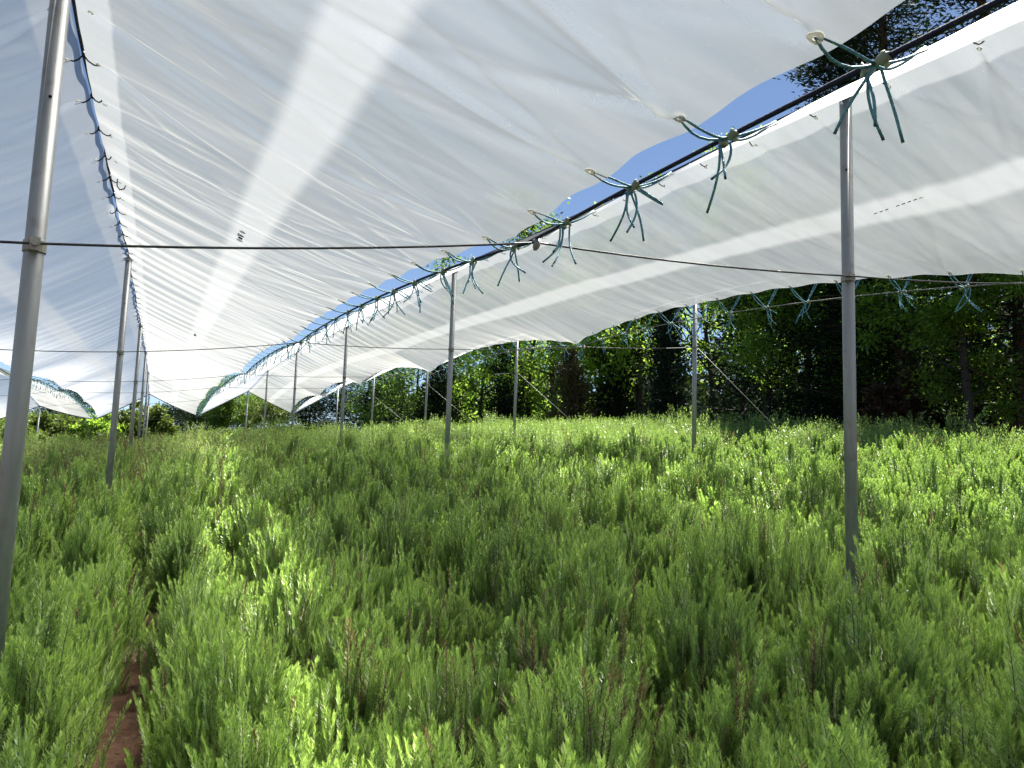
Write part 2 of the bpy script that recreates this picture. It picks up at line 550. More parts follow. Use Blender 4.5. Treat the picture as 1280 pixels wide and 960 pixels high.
def post(r, k, label):
    u, v = row_u(r), VST[k - 1]
    zt = float(ridge_z(r, v)) - .02
    zb = float(ground_z(u, v)) - .05
    root = empty('support_post', (u, v, zb))
    tag(root, label, 'post', GROUP_POST)
    n = 20 if k < 3 else 10
    MB().tube([(u, v, zb), (u, v, zt)], .0305, n).build('pole', [MAT['steel']], (u, v, zb), root)
    cz = zt - HC + .02
    dx, dy = -u, -v
    d = Vector((dx, dy, 0)).normalized()
    c = MB()
    ring = [(u + .0345 * math.cos(t), v + .0345 * math.sin(t), cz) for t in np.linspace(0, 2 * math.pi, 17)]
    c.tube([(u, v, cz - .018), (u, v, cz + .018)], .0345, 16)
    c.box((u + d.x * .043, v + d.y * .043, cz), (.03, .03, .042), rot=Matrix.Rotation(math.atan2(d.y, d.x), 3, 'Z'))
    co_ = c.build('wire_clamp', [MAT['clamp']], (u, v, cz), root, smooth=False)
    if k <= 3:
        p = Vector((u, v, cz)) + d * .056
        MB().tube([p, p + d * .014], .011, 6).build('bolt', [MAT['clamp']], p, co_, smooth=False)
    # saddle on the top that carries the ridge rope
    s = MB()
    s.tube([(u, v, zt - .03), (u, v, zt + .012)], .034, 12)
    s.box((u, v, zt + .022), (.05, .09, .02))
    s.build('ridge_saddle', [MAT['clamp']], (u, v, zt), root, smooth=False)
    if k <= 2 and r in (0, 1):
        hz = zt - (.48 if r == 0 else .42)
        p = Vector((u, v, hz)) + d * .0298
        MB().tube([p, p + d * .0015], .0055, 10).build('drilled_hole', [MAT['hole']], p, root)
    return root


desc = {
    (0, 1): 'thick grey steel post nearest the camera at the left edge with a clamped dark wire',
    (0, 2): 'second grey post of the left row, foot beside the narrow soil path',
    (1, 1): 'nearest grey post of the middle row, turquoise cords knotted before its top',
    (1, 2): 'second grey post of the middle row, standing in front of the treeline',
    (2, 2): 'right row post with a guy wire, between the two nearest middle row posts',
    (2, 1): 'nearest post of the right row, out beyond the right film edge',
}
for r in (-1, 0, 1, 2):
    for k in range(1, 7):
        if r == -1 and k < 5: continue
        if r == 2 and k == 1: continue
        lb = desc.get((r, k))
        if lb is None:
            where = {2: 'by the tree belt', 1: 'amid the rosemary', 0: 'along the soil path', -1: 'beyond the left valley'}[r]
            if k == 6:
                lb = f'farthest grey post of the {ROWN[r]} row, under the open gable end of the cover'
            else:
                lb = f'{ordinal(k)} grey post from the camera in the {ROWN[r]} row {where}'
        post(r, k, lb)

# ------------------------------------------------------------------ wires
for k in range(1, 7):
    v = VST[k - 1]
    pts = []
    for r2 in range(-2, 5):
        r = r2 / 2
        u = UA + r * W
        if r2 % 2 == 0:
            pts.append((u, v - .05, float(ridge_z(r, v)) - HC))
        else:
            pts.append((u, v - .05, float(valley_z(r, v)) - .012))
    if k == 1: pts.append((row_u(2) + 1.77, v - .05, pts[-1][2] - .9))
    full = []
    for a, b in zip(pts[:-1], pts[1:]):
        a, b = Vector(a), Vector(b)
        for t in np.linspace(0, 1, 9)[:-1]:
            p = a.lerp(b, t); p.z -= .02 * 4 * t * (1 - t); full.append(p)
    full.append(Vector(pts[-1]))
    root = MB().tube(full, .0045 if k < 3 else .004, 6).build('cross_wire', [MAT['wire']], pts[2])
    nm = 'dark wire strung across the rows at the nearest posts' if k == 1 else f'thin wire strung across the rows at the {ordinal(k)} posts'
    tag(root, nm, 'wire', 'wires strung across the post rows')
    if k <= 2:
        for m in (.5, 1.5):
            p = Vector((valley_u(m), v - .05, float(valley_z(m, v)) - .02))
            MB().lump(p, .02, 1, 1, 1.3, seed=k, rough=.3).build('cable_clip', [MAT['clamp']], p, root)

# guy wires from the right row
for k in range(2, 6):
    u, v = row_u(2), VST[k - 1]
    a = Vector((u + .05, v, float(ridge_z(2, v)) - HC))
    ue = u + 2.5
    b = Vector((ue, v + .1, float(ground_z(ue, v)) + .02))
    tag(MB().tube([a, a.lerp(b, .5) - Vector((0, 0, .015)), b], .0045, 6).build('guy_wire', [MAT['wire_pale']], b),
        f'pale guy wire slanting to the ground from the {"nearest" if k == 2 else ordinal(k - 1)} right row post', 'wire', 'guy wires of the right row')

for r in (0, 1, 2, -1):
    vs = np.arange(-9 if r >= 0 else 12, VEND + .01, .25)
    pts = [(row_u(r) + .006 * math.sin(t * 3), t, float(ridge_z(r, t)) + .012) for t in vs]
    tag(MB().tube(pts, .0075, 6).build('ridge_rope', [MAT['rope']], pts[0]),
        f'dark navy rope along the {ROWN[r]} row ridge where film edges hook on', 'rope', 'ridge ropes')
VN = {-.5: 'far left', .5: 'middle', 1.5: 'right'}
for m in (-.5, .5, 1.5):
    vs = np.arange(-9 if m > 0 else 12, VEND + .01, .25)
    pts = [(valley_u(m), t, float(valley_z(m, t))) for t in vs]
    mat = MAT['rope'] if m < 1 else MAT['wire_pale']
    tag(MB().tube(pts, .007 if m < 1 else .005, 6).build('valley_cable', [mat], pts[0]),
        {-.5: 'dark cable along the far left valley gap holding small cord ties', .5: 'dark navy cable along the middle sky gap holding the turquoise cord ties',
         1.5: 'pale steel cable under the right film edge in front of the trees'}[m], 'cable', 'valley cables')


# ------------------------------------------------------------------ film sheets
PITCHG = .482
GROM0 = 1.20       # first grommet in view


def half_gap(v):
    return .13 + .055 * arc(v)


def edge_z(m, v, side=1):
    if m < 1:
        return valley_z(m, v) + (.005 if side > 0 else .030 + .02 * arc(v))
    z = valley_z(m, v) + .015 + .10 * arc(v)
    if side < 0:
        z = z + np.interp(v, [0, 18, 26], [.17, .14, 0])
    return z


def sheet_frame(r, side, v, t):
    """ideal point of a sheet; side +1 falls to larger x"""
    m = r + side * .5
    v = np.asarray(v, float); t = np.asarray(t, float)
    ph = (v - GROM0) / PITCHG
    sc = .5 - .5 * np.cos(2 * np.pi * ph)              # 0 at grommets
    ue = valley_u(m) - side * (half_gap(v) - .06 + .010 * sc + .006 * np.sin(v * 3.7 + r))
    ze = edge_z(m, v, side) + .010 * sc
    FLAT_ARC[0] = True
    us = valley_u(m) - side * (half_gap(v) - .06); zs = edge_z(m, v, side)
    FLAT_ARC[0] = False
    ur = row_u(r) + side * (.007 + .005 * np.sin(v * 2.3 + side))
    zr = ridge_z(r, v) - .012 - .012 * sc
    tw = t ** 2.2
    u = ur + (us - ur) * t + (ue - us) * tw
    z = zr + (zs - zr) * t + (ze - zs) * tw - (.05 if not (r == 1 and side == -1) else .01) * 4 * t * (1 - t)
    return u, v + 0 * u, z


def noise1(seed, n=4096):
    rr = np.random.default_rng(seed)
    a = rr.normal(size=n)
    def f(x):
        x = np.asarray(x) % n
        i = np.floor(x).astype(int); fr = x - i; fr = fr * fr * (3 - 2 * fr)
        return a[i % n] * (1 - fr) + a[(i + 1) % n] * fr
    return f


def film_sheet(r, side, label, v0=-9.0, marks=None, near=True):
    seed = int(100 + r * 10 + side)
    rr = np.random.default_rng(seed)
    if near:
        vs = axis([(v0, -1, .12), (-1, 8, .016), (8, 16, .035), (16, VEND, .09)])
    else:
        vs = axis([(v0, VEND, .10)])
    ts = np.linspace(0, 1, 57 if near else 33)
    Vv, T = np.meshgrid(vs, ts, indexing='ij')
    U, Y, Z = sheet_frame(r, side, Vv, T)
    u0, _, z0 = sheet_frame(r, side, 5.0, 0.0); u1, _, z1 = sheet_frame(r, side, 5.0, 1.0)
    Ls = math.hypot(float(u1 - u0), float(z1 - z0))
    Q = T * Ls
    disp = np.zeros_like(U)
    for sc_, am, shear in ((.55, .005, .12), (.21, .0018, .22), (.09, .0008, .2)):
        f = noise1(seed + int(sc_ * 1000))
        f2 = noise1(seed + 7 + int(sc_ * 1000))
        disp += am * f((Vv + side * shear * Q) / sc_) * (.7 + .3 * np.tanh(f2(Q / .7)))
    k0 = math.ceil((-1.5 - GROM0) / PITCHG); k1 = int((min(VEND, 20) - GROM0) / PITCHG)
    for end in (0, 1):
        qa = .05 if end == 0 else Ls - .06
        for k in range(k0, k1):
            va = GROM0 + k * PITCHG + (0 if end else .08)
            lo = np.searchsorted(vs, va - 2.0); hi = np.searchsorted(vs, va + 2.0)
            dv = Vv[lo:hi] - va; dq = (Q[lo:hi] - qa) * (1 if end == 0 else -1)
            dist = np.sqrt(dv * dv + dq * dq) + 1e-6
            ang = np.arctan2(dv, np.maximum(dq, -.02))
            fall = np.exp(-dist / .95) * np.clip(dist / .06, 0, 1) * (dq > -.03)
            for c in range(8):
                a0 = rr.normal() * .38; wd = rr.uniform(.014, .030); am = rr.uniform(.003, .012) * rr.choice([1, 1, -1])
                off = (ang - a0) * dist
                wid = wd * (.7 + .8 * dist)
                disp[lo:hi] += am * np.interp(va, [0, 3, 6, 12], [2.0, 1.2, .32, .12]) * (1 if end else .6) * fall * np.exp(-np.abs(off / wid) ** 1.5)
    disp *= np.clip(T / .02, 0, 1) * (.25 if (r == 1 and side == -1) else 1.0)
    nu, nz = float(-(z1 - z0) / Ls) * 1.0, float((u1 - u0) / Ls)
    if nz < 0: nu, nz = -nu, -nz
    U = U + nu * disp; Z = Z + nz * disp
    ii = np.arange(U.size).reshape(U.shape)
    q = np.stack([ii[:-1, :-1], ii[:-1, 1:], ii[1:, 1:], ii[1:, :-1]], -1).reshape(-1, 4)
    org = np.array([float(u0), float(vs[0]), float(z0)])
    me = np_mesh('rain_cover', np.stack([U, Y, Z], -1).reshape(-1, 3) - org, q, [MAT['film']], smooth=True)
    uvl = me.uv_layers.new(name='UVMap')
    li = np.empty(len(me.loops), np.int32); me.loops.foreach_get('vertex_index', li)
    uvs = np.stack([Vv.ravel() + 50 * (r + 2) + 11 * side, T.ravel()], -1)[li]
    uvl.data.foreach_set('uv', uvs.astype(np.float32).ravel())
    ob = place('rain_cover', me, org)
    tag(ob, label, 'film cover', 'translucent white rain covers')
    # grommets near enough to see
    vmax = 15 if near else 0
    gm = MB()
    n = 14
    for sgn in (1, -1):
        b = len(gm.v)
        for i in range(n):
            a = 2 * math.pi * i / n
            rad = .0185 * (1 + .10 * math.sin(3 * a))
            gm.v.append(Vector((rad * math.cos(a), rad * math.sin(a), .0015 * sgn)))
        for i in range(n):
            a = 2 * math.pi * i / n
            gm.v.append(Vector((.006 * math.cos(a), .006 * math.sin(a), .004 * sgn)))
        for i in range(n):
            j = (i + 1) % n
            gm.f.append((b + i, b + j, b + n + j, b + n + i)); gm.m.append(0)
    gme_ = gm.mesh('grommet', [MAT['grommet']])
    tilt = math.atan2(float(z1 - z0), float(u1 - u0)) if side > 0 else math.atan2(float(z1 - z0), float(u1 - u0)) - math.pi
    cnt = 0
    for end, tq in ((1, 1 - .055 / Ls), (0, .055 / Ls)):
        k = 0
        gs = 1.0 if end else .62
        start = -1 if near else 0
        for k in range(start, 26):
            va = GROM0 + k * PITCHG + (0 if end else .08)
            if va > vmax: break
            p = [float(c) for c in sheet_frame(r, side, va, tq)]
            o = place('grommet', gme_, p, ob)
            o.rotation_euler = (0, -tilt, 0)
            o.scale = (gs, gs, 1)
            cnt += 1
    # rope hem along the far gable end
    pts = [Vector([float(c) for c in sheet_frame(r, side, VEND, t)]) + Vector((0, .01, -.01)) for t in np.linspace(0, 1, 12)]
    MB().tube(pts, .022, 6).build('end_hem', [MAT['hem']], pts[0], ob)
    if marks:
        for (vm, tm, kind) in marks:
            mk = MB()
            c = np.array([float(x) for x in sheet_frame(r, side, vm, tm)])
            du = np.array([float(x) for x in sheet_frame(r, side, vm, tm + .01)]) - c
            du /= np.linalg.norm(du)
            dv = np.array([0, 1.0, 0])
            nn = np.array([nu, 0, nz]) * -.016

            def P(a, b_):
                return Vector(c + dv * a + du * b_ + nn)
            if kind == 0:      # row of small grey stamp marks with a recycling triangle
                for (a, w_, h_) in ((-.11, .05, .04), (.085, .045, .045)):
                    b = len(mk.v)
                    for i in range(10):
                        t = 2 * math.pi * i / 10
                        mk.v.append(P(a + w_ / 2 * math.cos(t), h_ / 2 * math.sin(t)))
                    mk.f.append(tuple(range(b, b + 10))); mk.m.append(0)
                    mk.build('printed_mark', [MAT['print']], c, ob); mk = MB()
                tri = [(-.045, -.02), (-.005, -.02), (-.025, .018)]
                for i in range(3):
                    (a1, b1), (a2, b2) = tri[i], tri[(i + 1) % 3]
                    mk.tube([P(a1, b1), P(a2, b2)], .003, 4).build('printed_mark', [MAT['print']], c, ob); mk = MB()
                for i in range(3):
                    a1 = .018 + .014 * i
                    mk.tube([P(a1, -.014), P(a1, .014)], .0025, 4).build('printed_mark', [MAT['print']], c, ob); mk = MB()
            else:
                for i in range(9):
                    if i == 5: continue
                    a1 = -.16 + .04 * i
                    mk.tube([P(a1, 0), P(a1 + .022, .0)], .003, 4).build('printed_mark', [MAT['print']], c, ob); mk = MB()
    return ob


film_sheet(0, 1, 'largest white film panel overhead, sloping from the left ridge to the middle sky gap', marks=[(5.2, .48, 0), (12.2, .48, 0)])
film_sheet(0, -1, 'white film panel on the left of the left ridge, behind the nearest post')
film_sheet(1, -1, 'narrow edge-on film panel between the middle sky gap and the middle ridge')
film_sheet(1, 1, 'bright white film panel on the right falling from the middle ridge toward the trees', marks=[(3.3, .48, 1)])
film_sheet(2, -1, 'film panel beyond the right cable, mostly hidden but for its far end by the trees', near=False)
film_sheet(-1, 1, 'far left film panel seen beyond the left sky gap, low at its gable', v0=10, near=False)
film_sheet(-1, -1, 'outermost left film panel sloping away beyond the farthest left ridge', v0=10, near=False)

# ------------------------------------------------------------------ bungee ties
def grommet_pt(r, side, v):
    u0, _, z0 = sheet_frame(r, side, v, 0.0); u1, _, z1 = sheet_frame(r, side, v, 1.0)
    Ls = math.hypot(float(u1 - u0), float(z1 - z0))
    return Vector([float(c) for c in sheet_frame(r, side, v, 1 - .055 / Ls)])


def tie(m, v, seed, label, detail):
    rr = random.Random(seed)
    r = int(math.floor(m))
    K = Vector((valley_u(m), v + rr.uniform(-.02, .05), float(valley_z(m, v)) - .004))
    ga = grommet_pt(r, 1, v); gb = grommet_pt(r + 1, -1, v)
    cr_ = .0037 if detail else .0029
    nseg = 8 if detail else 4
    sides = 7 if detail else 4

    def strand(g_, off, sag):
        pts = []
        tot = 7 if detail else 4
        st = g_ + Vector((0, 0, .006))
        for i in range(tot):
            t = i / (tot - 1)
            p = st.lerp(K, t)
            p.z -= sag * 4 * t * (1 - t)
            p.y += off * math.sin(math.pi * min(1, t * 1.1)) + off * .3
            pts.append(p)
        return pts
    cordmat = [MAT['cord'], MAT['cord_tip'], MAT['clip']]
    A = MB(); B = MB()
    for off in (-.011, .013):
        A.tube(strand(ga, off + rr.uniform(-.004, .004), rr.uniform(.008, .03)), cr_, sides)
        B.tube(strand(gb, off + rr.uniform(-.004, .004), rr.uniform(.008, .02)), cr_, sides)
    ends = []
    nend = 4 if rr.random() < .75 else 3
    for i in range(nend):
        ln = rr.uniform(.10, .175)
        a = rr.uniform(0, 2 * math.pi)
        sp_ = rr.uniform(.02, .09)
        d0 = Vector((math.cos(a), math.sin(a) * 1.2, 0))
        st = K + Vector((rr.uniform(-.012, .012), rr.uniform(-.03, .03), -.012))
        sg = rr.choice([1, -1])
        pts = []
        for j in range(nseg):
            t = j / (nseg - 1)
            pts.append(st + d0 * (sp_ * t ** 1.5) + Vector((0, 0, -ln * t)) + d0 * .016 * math.sin(t * math.pi) * sg)
        e = MB().tube(pts, cr_, sides)
        d = (pts[-1] - pts[-2]).normalized()
        e.tube([pts[-1], pts[-1] + d * .006], cr_ * 1.04, sides, mi=1)
        ends.append(e)
    if detail and rr.random() < .45:
        lp = []
        for j in range(13):
            t = 2 * math.pi * j / 12
            lp.append(K + Vector((.02 + .055 * (1 - math.cos(t)) * .9, .02 + .05 * math.sin(t), .012 + .03 * math.sin(t) - .02 * (1 - math.cos(t)))))
        B.tube(lp, cr_, sides)
    C1 = MB().lump(K + Vector((-.006, -.025, -.002)), .0125, 1, 1.6, .9, mi=0, seed=seed, rough=.3, rings=7, segs=9)
    C2 = MB().lump(K + Vector((.006, .026, -.004)), .0115, 1.1, 1.5, .95, mi=0, seed=seed + 1, rough=.3, rings=7, segs=9)
    for c, s in ((C1, -1), (C2, 1)):
        c.tube([K + Vector((-.012, s * .03, .012)), K + Vector((.012, s * .022, -.014))], .006, 6)
    if detail:
        root = empty('bungee_tie', K)
        A.build('cord', cordmat, K, root)
        B.build('cord', cordmat, K, root)
        for e in ends:
            e.build('loose_end', cordmat, K, root)
        C1.build('clip', [MAT['clip']], K, root)
        C2.build('clip', [MAT['clip']], K, root)
    else:
        al = MB()
        for mb, mo in [(A, None), (B, None)] + [(e, None) for e in ends] + [(C1, 2), (C2, 2)]:
            b = len(al.v); al.v += mb.v
            al.f += [tuple(i + b for i in f) for f in mb.f]
            al.m += [mo if mo is not None else x for x in mb.m]
        root = al.build('bungee_tie', cordmat, K)
    return root


for m, v_from, nm, gname in ((.5, 1.1, 'along the middle sky gap', 'cord ties along the middle gap'),
                             (1.5, 3.0, 'under the right film edge', 'cord ties under the right film edge'),
                             (-.5, 16.0, 'along the far left sky gap', 'cord ties along the far left gap')):
    n = 0
    k = math.ceil((v_from - GROM0) / PITCHG)
    while True:
        v = GROM0 + k * PITCHG
        if v > VEND - .2: break
        n += 1
        if m == .5 and n == 1:
            lab = 'nearest and largest turquoise cord tie, in front of the tall right post top'
        else:
            lab = f'{ordinal(n)} turquoise cord tie from the camera {nm}'
        root = tie(m, v, int(k + m * 1000 + 5000), lab, v < (10 if m == .5 else 8))
        tag(root, lab, 'cord tie', gname)
        k += 1

# ------------------------------------------------------------------ ridge hooks
def hook_mesh(seed):
    rr = random.Random(seed)
    h = MB()
    h.lump((0, 0, .004), .011, .9, 1.2, 1.3, seed=seed, rough=.2, rings=5, segs=7)
    for s in (-1, 1):
        a = .045 + rr.uniform(-.006, .012)
        dy = rr.uniform(-.02, .02)
        pts = [(0, 0, .0), (s * a * .35, dy * .4, -.020), (s * a * .75, dy * .9, -.030), (s * a, dy * 1.3, -.027), (s * (a + .008), dy * 1.5, -.014)]
        h.tube(pts, .0036, 6)
    h.tube([(0, 0, 0), (.004, .012, .02), (.002, .02, .034)], .003, 5)
    return h.mesh('ridge_hook', [MAT['hook']])


HM = [hook_mesh(s) for s in range(6)]
for r, v_from in ((0, 3.3), (1, 2.0)):
    n = 0
    k = math.ceil((v_from - GROM0 - .08) / PITCHG)
    while True:
        v = GROM0 + k * PITCHG + .08
        if v > (20 if r == 0 else VEND): break
        n += 1
        z = float(ridge_z(r, v)) - .012
        o = place('ridge_hook', HM[k % 6], (row_u(r), v, z))
        o.rotation_euler = (0, 0, random.uniform(-.4, .4))
        tag(o, f'{ordinal(n)} small black hook from the camera on the {ROWN[r]} ridge rope', 'hook', f'black hooks along the {ROWN[r]} ridge')
        k += 1
o = MB()
zz = float(ridge_z(0, 5.3)) - .03
o.tube([(row_u(0) + .05, 5.55, zz + .01), (row_u(0) + .055, 5.50, zz - .05), (row_u(0) + .075, 5.46, zz - .085), (row_u(0) + .10, 5.44, zz - .08), (row_u(0) + .105, 5.45, zz - .055)], .004, 6)
tag(o.build('loose_hook', [MAT['hook']], (row_u(0) + .05, 5.55, zz)), 'loose black wire hook hanging open beside the left ridge', 'hook')

# ------------------------------------------------------------------ rosemary crop
def crop_h(u, v):
    return np.interp(v, [0, 3, 5, 8, 13, 17, 24, 34], [.45, .46, .53, .62, .68, .76, .70, .62]) * np.where(u < path_u(v), np.interp(v, [3, 6], [1.22, .97]), 1.0) - .012 * np.clip(u - 3, 0, 6)


def shoot_proto(rs, length, pairs, nl, nw, tip_only=False, brown=False, nseg=3, spread=1.0):
    """returns verts, tris/quads as quads list, mats, tipf"""
    V = []; Fq = []; Mi = []; Tp = []
    bend = Vector((rs.uniform(-.04, .04), rs.uniform(-.04, .04), 0))

    def axis_pt(t):
        return Vector((bend.x * t * t, bend.y * t * t, length * t))
    # stem as thin 3-sided prism
    k = 4
    for i in range(k):
        t = i / (k - 1); p = axis_pt(t); rad = .0017 * (1.2 - t)
        for j in range(3):
            a = 2 * math.pi * j / 3
            V.append(p + Vector((rad * math.cos(a), rad * math.sin(a), 0))); Tp.append(0)
    for i in range(k - 1):
        for j in range(3):
            j2 = (j + 1) % 3
            Fq.append((i * 3 + j, i * 3 + j2, i * 3 + 3 + j2, i * 3 + 3 + j)); Mi.append(1)
    az = rs.uniform(0, 6.28)
    for i in range(pairs):
        t = (i + rs.uniform(.1, .9)) / pairs
        t = t ** .9
        p = axis_pt(t)
        az += math.pi / 2 + rs.uniform(-.55, .55)
        for s in (0, math.pi):
            a = az + s + rs.uniform(-.2, .2)
            open_ = (1.02 - .48 * t ** 2.5) * spread * rs.uniform(.8, 1.2)
            ln = nl * (1.08 - .30 * t ** 4) * rs.uniform(.8, 1.15)
            out = Vector((math.cos(a), math.sin(a), 0))
            d = out * math.sin(open_) + Vector((0, 0, math.cos(open_)))
            d2 = out * math.sin(open_ * .78) + Vector((0, 0, math.cos(open_ * .78)))
            sd = Vector((-math.sin(a), math.cos(a), 0))
            b = len(V)
            m_ = p + d * ln * .5; e_ = m_ + d2 * ln * .5
            V += [p - sd * nw * .3, p + sd * nw * .3, m_ + sd * nw * .5, m_ - sd * nw * .5, e_ + sd * nw * .22, e_ - sd * nw * .22]
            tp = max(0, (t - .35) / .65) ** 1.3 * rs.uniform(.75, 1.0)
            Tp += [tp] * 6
            Fq += [(b, b + 1, b + 2, b + 3), (b + 3, b + 2, b + 4, b + 5)]
            Mi += [2 if brown else 0] * 2
    return V, Fq, Mi, Tp


def clump_proto(rs, n, brown=0.0):
    V = []; Fq = []; Mi = []; Tp = []
    for i in range(n):
        a = rs.uniform(0, 6.28); r = .19 * math.sqrt(rs.random())
        h = .30 * rs.uniform(.75, 1.3)
        v, f, m, tp = shoot_proto(rs, h, 9, .042, .0085, brown=rs.random() < brown)
        tilt = r / .19 * .45; c = Vector((r * math.cos(a), r * math.sin(a), rs.uniform(-.06, .05)))
        rot = Matrix.Rotation(a, 3, 'Z') @ Matrix.Rotation(tilt, 3, 'Y')
        b = len(V)
        V += [rot @ p + c for p in v]; Fq += [tuple(x + b for x in q_) for q_ in f]; Mi += m; Tp += tp
    return V, Fq, Mi, Tp


rs = random.Random(5)
PROTO = []
for i in range(9):
    PROTO.append(shoot_proto(rs, rs.uniform(.16, .21), 46, .0200, .0040))            # 0-8 near
for i in range(2):
    PROTO.append(shoot_proto(rs, .20, 30, .019, .0036, brown=True, spread=1.15))      # 9-10 near dry
for i in range(6):
    PROTO.append(shoot_proto(rs, rs.uniform(.18, .23), 26, .024, .0075))             # 11-16 middle
for i in range(2):
    PROTO.append(shoot_proto(rs, .28, 20, .026, .005, brown=True))                   # 17-18
for i in range(6):
    PROTO.append(clump_proto(rs, 15))                                                # 19-24 far
for i in range(3):
    PROTO.append(clump_proto(rs, 13, .55))                                           # 25-27 far, browner

pV = []; pF = []; pM = []; pT = []; pG = []
for gi_, (v_, f_, m_, t_) in enumerate(PROTO):
    b = len(pV)
    pV += [tuple(p) for p in v_]; pF += [tuple(x + b for x in q_) for q_ in f_]; pM += m_; pT += t_; pG += [gi_] * len(v_)
pV = np.array(pV, np.float32); pF = np.array(pF, np.int32)


def crop_nodes():
    ng = bpy.data.node_groups.new('crop_scatter', 'GeometryNodeTree')
    ng.interface.new_socket('Geometry', in_out='INPUT', socket_type='NodeSocketGeometry')
    ng.interface.new_socket('Geometry', in_out='OUTPUT', socket_type='NodeSocketGeometry')
    lk = ng.links.new
    gi = ng.nodes.new('NodeGroupInput'); go = ng.nodes.new('NodeGroupOutput')

    def attr(n, t):
        x = ng.nodes.new('GeometryNodeInputNamedAttribute'); x.data_type = t; x.inputs[0].default_value = n
        return [o for o in x.outputs if o.enabled and o.name == 'Attribute'][0]
    sep = ng.nodes.new('GeometryNodeSeparateGeometry'); sep.domain = 'POINT'
    lk(gi.outputs[0], sep.inputs[0]); lk(attr('isp', 'BOOLEAN'), sep.inputs[1])
    spl = ng.nodes.new('GeometryNodeSplitToInstances'); spl.domain = 'POINT'
    lk(sep.outputs[1], spl.inputs[0]); lk(attr('proto', 'INT'), spl.inputs['Group ID'])
    ip = ng.nodes.new('GeometryNodeInstanceOnPoints')
    lk(sep.outputs[0], ip.inputs['Points']); lk(spl.outputs[0], ip.inputs['Instance'])
    ip.inputs['Pick Instance'].default_value = True
    lk(attr('pick', 'INT'), ip.inputs['Instance Index'])
    e2r = ng.nodes.new('FunctionNodeEulerToRotation'); lk(attr('rot', 'FLOAT_VECTOR'), e2r.inputs[0])
    lk(e2r.outputs[0], ip.inputs['Rotation'])
    lk(attr('scl', 'FLOAT_VECTOR'), ip.inputs['Scale'])
    lk(ip.outputs[0], go.inputs[0])
    return ng


CROP_NG = crop_nodes()
view_dir = np.array([fh.x, fh.y])
apex = -1.6 * view_dir


def in_view(u, v):
    du, dv = u - apex[0], v - apex[1]
    a = np.arctan2(du * view_dir[1] - dv * view_dir[0], du * view_dir[0] + dv * view_dir[1])
    return np.abs(a) < R_(40)


